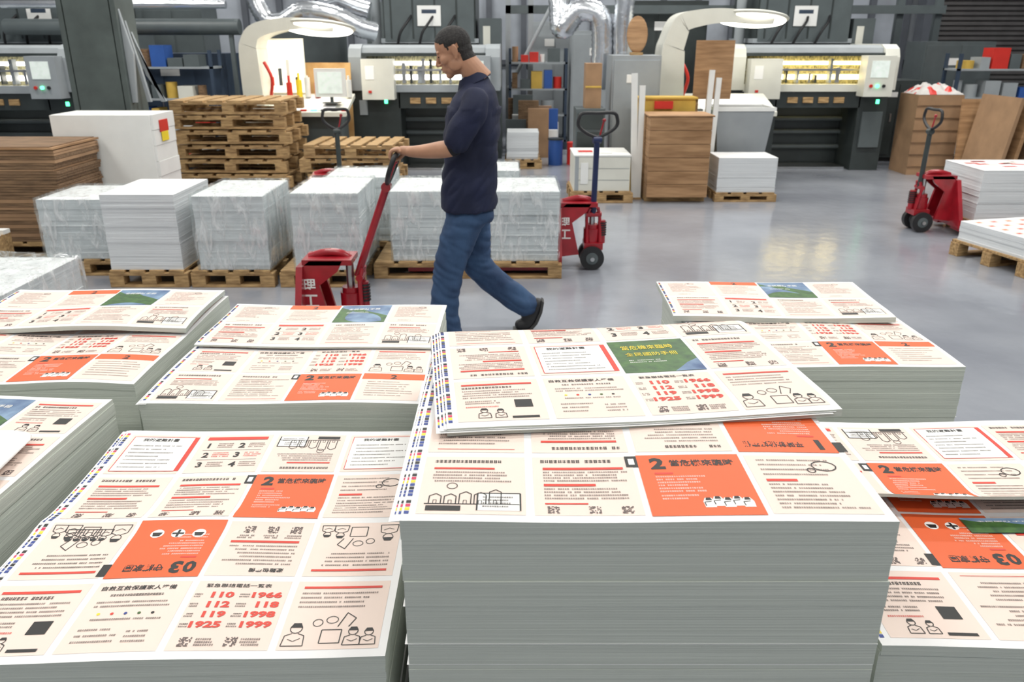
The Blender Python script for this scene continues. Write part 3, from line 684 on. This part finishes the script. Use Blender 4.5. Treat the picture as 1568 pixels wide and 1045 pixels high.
# ---------------------------------------------------------------- consoles with curved lamp canopy
def console(name,loc,w=1.35,h=1.86,post=.34,th=.16,glow=False):
    mb=MB()
    out=[(0,.85),(0,1.45),(.04,1.64),(.16,h-.07),(.42,h),(.75,h+.01),(w-.3,h-.04),(w-.1,h-.07)]
    O=smoothpath([(a,0,b_) for a,b_ in out],6)
    top=[(p.x,p.z) for p in O]; n=len(top); inn=[]
    for i,(a,b_) in enumerate(top):
        c=top[min(i+1,n-1)];e=top[max(i-1,0)]; dx,dz=c[0]-e[0],c[1]-e[1]; l=math.hypot(dx,dz); t=th*(1-.72*i/n)
        inn.append((a+dz/l*t,b_-dx/l*t))
    for i in range(n-1):
        mb.prism([top[i],top[i+1],inn[i+1],inn[i]],'y',-.20,.28,cream)
    a=R(-15); c=(w-.32,.0,h-.085)
    mb.ell(c,(.44,.27,.055),cream,(a,R(3),0),nu=32,nv=12)
    mb.ell((c[0],c[1]-.008,c[2]-.028),(.40,.25,.045),lampS,(a,R(3),0),nu=32,nv=12)
    mb.prism([(-.02,0),(post,0),(post-.05,.9),(.0,.9)],'y',-.2,.30,cream)
    mb.prism([(-.33,.78),(.30,.95),(.30,1.0),(-.33,.83)],'x',.1,w,cream) ; mb.box(.15,w-.1,-.15,.28,.0,.80,mgrey)
    mb.prism([(-.28,.845),(.26,.985),(.26,.992),(-.28,.852)],'x',.5,w-.15,paper)
    if glow:
        mb.box(.17,.62,.24,.27,1.02,1.62,glowp); mb.box(.15,.64,.27,.29,1.0,1.64,cream)
        for i in range(4): mb.box(.22+.1*i,.26+.1*i,.225,.24,1.1,1.1+.1*(1+i%3),(redl,mgrey,wht,mdark)[i])
    mb.tube(smoothpath([(.3,-.1,1.0),(.34,-.14,1.2),(.26,-.12,1.38)],4),.02,redl)
    for i in range(9): mb.box(.2+.12*i,.27+.12*i,-.30,-.26,.84,.86,(redl,grn,mgrey,blk)[i%4])
    return mb.obj(name,loc,0,bevel=.006)
console('press_console_desk',(-3.16,10.06,0),1.22,1.85,th=.24,glow=True)
console('press_console_desk',(1.74,10.12,0),1.38,1.95,th=.30)
def monitor(loc,w=.36,h=.30):
    mb=MB(); mb.box(-w/2,w/2,-.02,.04,0,h,wht); mb.box(-w/2+.04,w/2-.04,-.024,-.02,.04,h-.04,screen); mb.cyl((0,.03,-.06),(0,.03,.02),.02,mgrey); mb.box(-.1,.1,-.05,.09,-.07,-.06,mgrey)
    return mb.obj('desktop_monitor',loc)
monitor((-2.14,9.92,.99),.36,.32)
mb=MB(); mb.box(-2.95,-2.0,10.46,10.49,.2,1.36,owood,e=(R(-3),0,0)); mb.box(-2.9,-2.85,10.50,10.55,0,1.3,wood);mb.box(-2.15,-2.1,10.50,10.55,0,1.3,wood); mb.obj('leaning_wooden_board')
mb=MB()
for i,(x,m) in enumerate(((-2.70,redl),(-2.58,yel),(-2.48,wht),(-2.36,redl),(-1.98,wht))):
    mb.cyl((x,10.2,.97),(x,10.2,1.14+.03*(i%3)),.035,m); mb.cyl((x,10.2,1.14),(x,10.2,1.22+.03*(i%2)),.014,m)
mb.obj('ink_bottles')
# ---------------------------------------------------------------- mid right goods
pallet((.62,8.5,0),.66,.66); mb=MB()
mb.box(.65,1.24,8.52,9.12,.125,.49,cream); mb.box(.645,1.245,8.51,9.13,.485,.50,wht); mb.box(.72,.80,8.51,8.52,.2,.42,wht); mb.box(.66,.70,8.515,8.52,.13,.49,mlight)
for i in range(2): mb.box(.66,1.23,8.514,8.52,.24+.12*i,.243+.12*i,mlight)
mb.box(.7,1.05,8.6,8.95,.50,.515,wht); mb.box(.7,.85,8.62,8.7,.515,.525,redl); mb.obj('cream_carton_box',bevel=.005)
mb=MB()
for i in range(6): mb.box(1.42,2.06,8.5,8.98,.06+.138*i,.06+.138*(i+1)-.004,ply)
mb.box(1.42,2.06,8.6,8.95,0,.06,wood); mb.box(1.40,2.08,8.49,9.0,.885,.90,ply); mb.obj('plywood_crate',bevel=.004)
mb=MB(); mb.box(1.36,2.0,9.1,9.35,0,1.02,yboard); mb.box(1.34,2.02,9.08,9.37,1.02,1.04,yboard); mb.box(1.55,1.75,9.07,9.1,.92,1.0,redl); mb.obj('yellow_board_crate')
mb=MB()
for x,z1_,a in((1.27,1.30,-2),(1.335,1.18,0)): mb.box(x,x+.06,8.75,8.80,0.01,z1_,wht,e=(R(-3),R(a),0))
mb.box(1.285,1.40,8.7,8.85,0,.02,wood); mb.obj('white_plank_bundle')
mb=MB()
for x,z1_ in((2.12,1.32),(2.20,1.24)): mb.box(x,x+.055,9.13,9.17,0.01,z1_,wht,e=(R(-2),R(2),0))
mb.obj('white_plank_bundle')
mb=MB(); v=[(-.30,-.22),(.30,-.22),(.30,.22),(-.30,.22)]
bx_,by_=2.60,9.50
vs=[(bx_+a*.9,by_+b_*.9,.42) for a,b_ in v]+[(bx_+a*1.08,by_+b_*1.08,.90) for a,b_ in v]
mb.add(vs,[(3,2,1,0),(0,1,5,4),(1,2,6,5),(2,3,7,6),(3,0,4,7)],mlight); mb.box(bx_-.34,bx_+.34,by_-.25,by_-.22,.88,.92,wht);mb.box(bx_-.34,bx_+.34,by_+.21,by_+.25,.88,.92,wht);mb.box(bx_-.34,bx_-.31,by_-.24,by_+.24,.88,.92,wht);mb.box(bx_+.31,bx_+.34,by_-.24,by_+.24,.88,.92,wht)
mb.box(bx_-.27,bx_+.27,by_-.2,by_+.2,.0,.42,mgrey); mb.obj('grey_waste_bin')
pallet((2.16,8.56,0),.66,.52,h=.10); wrapped(2.18,8.58,.62,.46,.10,.36,31,wrap=False)
mb=MB(); mb.box(0,.42,0,.03,0,.62,ply); mb.box(.02,.07,.03,.06,-1.0,.55,wood);mb.box(.16,.21,.03,.06,-1.0,.55,wood); mb.obj('plywood_panel',(2.03,9.40,1.0))
mb=MB(); mb.box(.72,1.05,9.35,9.75,0,.90,mgrey)
for i in range(4): mb.box(.74,1.03,9.335,9.35,.08+.2*i,.25+.2*i,mdark)
mb.box(.82,1.00,9.4,9.65,.90,1.38,board); mb.box(.82,1.00,9.395,9.4,1.12,1.14,yboard); mb.obj('drawer_unit_with_carton',bevel=.004)
mb=MB(); mb.ell((1.42,9.75,1.68),(.12,.015,.20),ply,e=(R(-5),0,0)); mb.box(1.35,1.49,9.7,9.8,1.462,1.49,wood); mb.obj('oval_wooden_board')
pallet((4.05,7.0,0),.95,.72,rz=0); wrapped(4.08,7.02,.9,.66,HP,.44,41,wrap=False)
mb=MB(); rnd=random.Random(3)
for i in range(18):
    a=4.1+.72*rnd.random();c=7.05+.5*rnd.random(); mb.box(a,a+.12,c,c+.05,HP+.4425,HP+.4435,redl if i%2 else peach,e=(0,0,rnd.uniform(-.4,.4)))
mb.obj('printed_offcuts')
pallet((3.72,5.62,0),.95,.75,rz=14); mb=MB(); stack_body(mb,0,.15,51,.03,.003,.88,.68,sidew); mb.box(0,.88,0,.68,.15,.152,paper)
for i in range(6):
    for j in range(5): mb.box(.04+.14*i,.13+.14*i,.03+.13*j,.11+.13*j,.152,.1525,peach); mb.box(.06+.14*i,.10+.14*i,.05+.13*j,.08+.13*j,.1525,.153,redl if (i+j)%2 else orange)
for i in range(6):
    for j in range(2): mb.box(.05+.14*i,.12+.14*i,-.006,-.0045,.03+.06*j,.07+.06*j,redl)
mb.obj('label_sheet_stack',(3.74,5.66,HP),14)
mb=MB(); mb.box(5.05,5.62,10.4,10.9,0,.98,board)
for i in range(6): mb.box(5.04,5.63,10.39,10.4,.1+.15*i,.11+.15*i,wood2)
mb.obj('cardboard_stack')
mb=MB(); n=26; vs=[];fs=[]
for j in range(n+1):
    for i in range(n+1):
        x=5.06+.56*i/n; y=10.41+.46*j/n; e=min(i,n-i,j,n-j)/n*5; z=.985+min(1,e)*(.07+.10*abs(noise.noise(Vector((x*6,y*6,1))))+.05*noise.noise(Vector((x*16,y*16,4)))); vs.append((x,y,z))
fa=[];fb=[]
for j in range(n):
    for i in range(n):
        a=j*(n+1)+i; (fb if noise.noise(Vector((i*.2,j*.2,9)))>.25 else fa).append((a,a+1,a+n+2,a+n+1))
mb.add(vs,fa,M('rag_white',(.55,.53,.51),.9),True); mb.add(vs,fb,redl,True); mb.obj('rag_pile')
mb=MB()
for i in range(4): mb.box(5.60+.14*i,5.64+.14*i,9.3,10.1,0,1.02-.06*i,(board,ply,wood2,board)[i],e=(0,R(8),0))
mb.box(5.5,6.3,10.15,10.18,0,.95,ply,e=(R(-6),0,0)); mb.obj('leaning_cardboard_sheets')
mb=MB(); mb.box(6.5,7.6,9.2,10.0,.62,.66,wht)
for x in(6.52,7.52):
    for y in(9.22,9.92): mb.box(x,x+.06,y,y+.06,0,.62,mgrey)
mb.box(6.6,7.1,9.3,9.7,.66,.86,wht); mb.box(7.2,7.5,9.3,9.7,.66,.74,redl); mb.obj('work_table')
rnd=random.Random(12)
mb=MB()
for i in range(9):
    x=-.1+rnd.random()*.7; y=12.0+.09*i; hh=rnd.uniform(.3,.9); mb.box(x,x+.3,y,y+.08,0,hh,(board,wht,mgrey,wood2,bluebox)[i%5])
mb.obj('storage_boxes')
mb=MB(); mb.cyl((.60,11.3,0),(.60,11.3,.34),.10,bluebox); mb.cyl((.85,11.35,0),(.85,11.35,.3),.09,redl); mb.cyl((.60,11.3,.34),(.60,11.3,.36),.11,mdark); mb.obj('ink_buckets')
pallet((-.10,10.9,0),.5,.6); mb=MB(); stack_body(mb,0,.35,71,.03,.004,.42,.5,sidew); mb.obj('blank_paper_stack',(-.07,10.93,HP))
cabinet(4.98,11.6,.7,.6,1.1,mdark)
#MANSTART
def remesh(mb,vox,sm=4,name='tmp'):
    me=mb.mesh(name); o=bpy.data.objects.new(name,me); scn.collection.objects.link(o)
    r=o.modifiers.new('r','REMESH'); r.mode='VOXEL'; r.voxel_size=vox; r.use_smooth_shade=True
    s=o.modifiers.new('s','SMOOTH'); s.factor=.5; s.iterations=sm
    dg=bpy.context.evaluated_depsgraph_get(); dg.update(); oe=o.evaluated_get(dg); m2=oe.to_mesh()
    vs=[v.co.copy() for v in m2.vertices]; fs=[tuple(p.vertices) for p in m2.polygons]
    oe.to_mesh_clear(); bpy.data.objects.remove(o); return vs,fs
def vnormals(vs,fs):
    n=[Vector() for _ in vs]
    for f in fs:
        a,b_,c=vs[f[0]],vs[f[1]],vs[f[2]]; k=(b_-a).cross(c-a)
        for i in f: n[i]+=k
    return [v.normalized() if v.length else v for v in n]
def limb(mb,pts,rs,m=skin,n=18):
    P=smoothpath(pts,5); k=len(pts)-1; rr=[]
    for i in range(len(P)):
        t=i/5; a=min(int(t),k-1); f=t-a; rr.append(rs[a]*(1-f)+rs[a+1]*f)
    mb.tube(P,0,m,n=n,rs=rr); mb.ell(pts[0],(rs[0],)*3,m); mb.ell(pts[-1],(rs[-1],)*3,m)
def rings(mb,rows,m,n=28):
    vs=[];fs=[]
    for z,cx,cy_,rx,ry in rows:
        for i in range(n):
            t=2*math.pi*i/n; c,s_=math.cos(t),math.sin(t); e=.88
            vs.append((cx+rx*math.copysign(abs(c)**e,c),cy_+ry*math.copysign(abs(s_)**e,s_),z))
    for k in range(len(rows)-1):
        for i in range(n): fs.append((k*n+i,k*n+(i+1)%n,(k+1)*n+(i+1)%n,(k+1)*n+i))
    fs.append(tuple(range(n-1,-1,-1))); fs.append(tuple((len(rows)-1)*n+i for i in range(n)))
    mb.add(vs,fs,m,True)
man=MB(); YC=4.40
t=MB()
rings(t,[(.765,-.238,YC,.154,.194),(.80,-.238,YC,.152,.191),(.90,-.230,YC,.145,.182),(1.0,-.222,YC,.140,.174),(1.10,-.216,YC,.140,.178),(1.20,-.212,YC,.142,.190),(1.28,-.203,YC,.135,.200),(1.34,-.192,YC,.115,.195),(1.385,-.182,YC,.092,.150),(1.42,-.185,YC,.074,.095),(1.45,-.190,YC,.064,.074)],shirt)
limb(t,[(-.188,YC-.165,1.335),(-.198,YC-.20,1.29),(-.240,YC-.215,1.215),(-.280,YC-.22,1.150)],[.070,.070,.069,.068],shirt)
limb(t,[(-.188,YC+.165,1.335),(-.18,YC+.20,1.29),(-.170,YC+.215,1.21),(-.165,YC+.22,1.13)],[.070,.068,.064,.062],shirt)
vs,fs=remesh(t,.0075,6); nn=vnormals(vs,fs)
def fold(v,k):
    return abs(noise.noise(Vector((v.x*11+3,v.y*4,v.z*13-v.x*14))))*k+noise.noise(Vector((v.x*6,v.y*6,v.z*5+v.x*6)))*k*.6
for i,v in enumerate(vs): vs[i]=v+nn[i]*fold(v,.020 if v.z<1.3 else .006)
man.add(vs,fs,shirt,True)
def ring_strip(c0,c1,r0,r1,m,n=28,tilt=.35):
    vs=[];fs=[]
    for c,(rx,ry) in((c0,r0),(c1,r1)):
        for i in range(n+1):
            a=2*math.pi*i/n; x=rx*math.cos(a); vs.append((c[0]+x,c[1]+ry*math.sin(a),c[2]+x*tilt))
    for i in range(n): fs.append((i,i+1,n+1+i+1,n+1+i))
    man.add(vs,fs,m,True)
ring_strip((-.197,YC,1.418),(-.206,YC,1.460),(.088,.100),(.068,.070),shirt,tilt=.45); ring_strip((-.195,YC,1.43),(-.206,YC,1.460),(.066,.07),(.068,.070),shirtd,tilt=.45)
t=MB(); limb(t,[(-.272,YC-.219,1.18),(-.300,YC-.218,1.118)],[.056,.050],shirtd); vs,fs=remesh(t,.006,2); man.add(vs,fs,shirtd,True)
t=MB(); limb(t,[(-.167,YC+.219,1.15),(-.170,YC+.22,1.09)],[.052,.048],shirtd); vs,fs=remesh(t,.006,2); man.add(vs,fs,shirtd,True)
t=MB()
rings(t,[(.86,-.230,YC,.110,.150),(.82,-.232,YC,.122,.164),(.76,-.234,YC,.130,.172),(.70,-.235,YC,.125,.168)],denim)
limb(t,[(-.245,YC-.082,.74),(-.290,YC-.09,.62),(-.345,YC-.10,.455),(-.372,YC-.105,.29),(-.375,YC-.11,.17),(-.372,YC-.11,.085)],[.100,.097,.082,.075,.077,.083],denim)
limb(t,[(-.225,YC+.082,.74),(-.218,YC+.09,.60),(-.205,YC+.10,.43),(-.115,YC+.11,.315),(-.015,YC+.115,.235),(.075,YC+.12,.165)],[.100,.096,.084,.078,.075,.074],denim)
vs,fs=remesh(t,.008,5); nn=vnormals(vs,fs)
for i,v in enumerate(vs):
    k=noise.noise(Vector((v.x*8,v.y*8,v.z*9)))*.008+abs(noise.noise(Vector((v.x*9+7,v.y*5,v.z*20+v.x*8))))*.016
    if v.z>.76: k=0
    vs[i]=v+nn[i]*k
man.add(vs,fs,denim,True)
def shoe(heel,ball,toe,ankle,w=.042):
    t=MB(); h,b_,e,a=[Vector(q) for q in(heel,ball,toe,ankle)]
    limb(t,[h,b_,e],[.038,w,.034],shoem); limb(t,[a,(a+b_)/2,b_],[.044,.042,.036],shoem); limb(t,[a,h],[.042,.037],shoem)
    vs,fs=remesh(t,.005,4)
    vs=[Vector((v.x,v.y,max(v.z,.002))) for v in vs]; man.add(vs,fs,shoem,True)
yl=YC-.11; shoe((-.335,yl,.040),(-.475,yl,.038),(-.525,yl,.032),(-.365,yl,.095))
man.prism([(-.562,.0),(-.30,.0),(-.292,.018),(-.565,.018)],'y',yl-.043,yl+.043,solem)
yr=YC+.12; shoe((.150,yr,.165),(.098,yr,.055),(.050,yr,.036),(.088,yr,.150))
pp=[(.188,.185),(.178,.12),(.150,.05),(.115,.010),(.02,.002)]
man.prism([(x,z) for x,z in pp]+[(x-.014,z+.010) for x,z in reversed(pp)],'y',yr-.038,yr+.038,solem)
hm=MB()
def E(c,r,e=None): hm.ell(c,r,skin,e,nu=20,nv=14)
E((-.008,0,.034),(.090,.074,.080)); E((.024,0,-.015),(.058,.060,.086)); E((.030,0,-.072),(.044,.048,.034)); E((.060,0,-.094),(.022,.024,.018))
E((.036,0,.040),(.044,.060,.050)); E((-.022,0,-.012),(.070,.064,.058)); E((.005,0,-.07),(.05,.05,.04))
for s in(-1,1):
    E((.071,s*.026,.021),(.011,.024,.008),(0,0,R(s*-14))); E((.054,s*.042,-.020),(.026,.020,.024),(0,0,R(s*-20))); E((.088,s*.012,-.036),(.009,.008,.007)); E((.012,s*.050,-.06),(.035,.014,.03))
    E((-.010,s*.076,-.002),(.017,.006,.030),(0,R(-10),R(s*-22))); E((-.004,s*.073,-.030),(.009,.006,.010)); E((.066,s*.031,.002),(.012,.015,.010))
hm.tube([(.074,0,.016),(.088,0,-.010),(.100,0,-.028)],0,skin,n=12,rs=[.009,.010,.012]); E((.098,0,-.031),(.012,.012,.010))
E((.062,0,-.060),(.026,.034,.028)); E((.082,0,-.056),(.010,.021,.0060)); E((.079,0,-.069),(.010,.018,.0065))
hm.tube([(-.025,0,-.02),(-.040,0,-.08),(-.075,0,-.18)],0,skin,n=20,rs=[.058,.058,.064])
vs,fs=remesh(hm,.0032,4); nn=vnormals(vs,fs)
def ishair(v):
    x,y,z=v
    if abs(y)>.066 and -.035<x<.016 and z<.030: return False
    if x>.030: hl=.078-.35*(abs(y)) if x>.05 else (.050 if abs(y)>.045 else .075)
    elif x>.004: hl=.014 if x<.022 else .03
    elif x>-.03: hl=-.012
    else: hl=-.058
    return z>hl
H=[ishair(v) for v in vs]
for i,v in enumerate(vs):
    if H[i]: vs[i]=v+nn[i]*(.0012 if v.z<-.02 else .0025)
pitch=R(22)
Mh=Matrix.Translation((-.300,YC-.005,1.572))@Euler((0,0,math.pi)).to_matrix().to_4x4()@Euler((0,pitch,0)).to_matrix().to_4x4()@Matrix.Diagonal((1.04,1.0,1.06,1))
fh=[f for f in fs if sum(H[i] for i in f)>=2]; fk=[f for f in fs if sum(H[i] for i in f)<2]
vw=[Mh@v for v in vs]; man.add(vw,fh,hairm,True); man.add(vw,fk,skin,True)
ex=MB()
for s in(-1,1):
    ex.ell((.0755,s*.031,.001),(.006,.012,.0035),eyem,(0,0,R(s*-14)),nu=12,nv=8); ex.ell((.0790,s*.030,.0245),(.0045,.018,.0036),hairm,(R(s*-8),0,R(s*-14)),nu=12,nv=8)
ex.ell((.0905,0,-.0565),(.003,.018,.0035),lipm,nu=12,nv=8); ex.ell((.0875,0,-.069),(.003,.015,.004),lipm,nu=12,nv=8)
for m in ex.mats:
    k=ex.mats.index(m); man.add([Mh@Vector(v) for v in ex.V],[f for f,mi in zip(ex.F,ex.MI) if mi==k],m,True)
a=MB(); BX,BZ=-.610,1.06
limb(a,[(-.275,YC-.22,1.17),(-.302,YC-.218,1.115),(-.37,YC-.21,1.10),(-.45,YC-.19,1.090),(-.528,YC-.165,1.085)],[.044,.043,.044,.036,.027])
yb=4.290
def fingers(mm,yb,s,BX=BX,BZ=BZ):
    for k,(dy,L_) in enumerate(((.032,.98),(.011,1.06),(-.010,1.0),(-.030,.84))):
        y=yb+s*dy
        pts=[(BX+.035,y*.6+yb*.4,BZ+.026),(BX+.006,y,BZ+.031),(BX-.024*L_,y,BZ+.020),(BX-.029*L_,y,BZ-.012),(BX-.008,y,BZ-.026)]
        limb(mm,pts,[.0098,.0095,.0088,.0082,.0072],n=10)
    pts=[(BX+.052,yb+s*.022,BZ+.016),(BX+.035,yb+s*.040,BZ-.001),(BX+.014,yb+s*.038,BZ-.022),(BX-.004,yb+s*.030,BZ-.030)]
    limb(mm,pts,[.014,.0115,.0095,.008],n=10)
    mm.ell((BX+.040,yb,BZ+.024),(.046,.041,.0150),skin,(0,R(-4),0))
hd=MB(); limb(hd,[(-.50,YC-.175,1.086),(-.535,4.245,1.086),(-.575,4.285,1.086)],[.030,.027,.022]); fingers(hd,yb,1)
vs,fs=remesh(a,.005,3); man.add(vs,fs,skin,True)
vs,fs=remesh(hd,.0028,2); man.add(vs,fs,skin,True)
a=MB(); limb(a,[(-.168,YC+.22,1.12),(-.175,YC+.222,1.06),(-.21,YC+.22,.95),(-.245,YC+.215,.85)],[.043,.041,.036,.026])
wx,wy,wz=-.25,YC+.215,.84
a.ell((wx-.008,wy,wz-.045),(.036,.015,.048),skin)
for k,(dx,L_) in enumerate(((-.028,.95),(-.009,1.05),(.010,1.0),(.027,.8))):
    limb(a,[(wx-.008+dx*.8,wy,wz-.07),(wx-.008+dx,wy,wz-.095),(wx-.008+dx,wy-.006,wz-.095-.035*L_),(wx-.006+dx,wy-.020,wz-.095-.055*L_)],[.0095,.009,.0085,.0072],n=10)
limb(a,[(wx-.03,wy-.004,wz-.02),(wx-.052,wy-.012,wz-.045),(wx-.056,wy-.018,wz-.075)],[.013,.011,.009],n=10)
vs,fs=remesh(a,.0032,2); man.add(vs,fs,skin,True)
man.obj('walking_man',recalc=False)
# ---------------------------------------------------------------- world + camera
w=bpy.data.worlds.new('world'); scn.world=w; w.use_nodes=True; w.node_tree.nodes['Background'].inputs[0].default_value=(.5,.55,.6,1); w.node_tree.nodes['Background'].inputs[1].default_value=.3
cd=bpy.data.cameras.new('camera'); cam=bpy.data.objects.new('camera',cd); scn.collection.objects.link(cam)
cam.location=(0,0,1.63); cam.rotation_euler=(R(90-20.6),0,0); cd.sensor_width=36; cd.lens=1230/1568*36
cd.dof.use_dof=True; cd.dof.focus_distance=1.9; cd.dof.aperture_fstop=6.3
scn.camera=cam
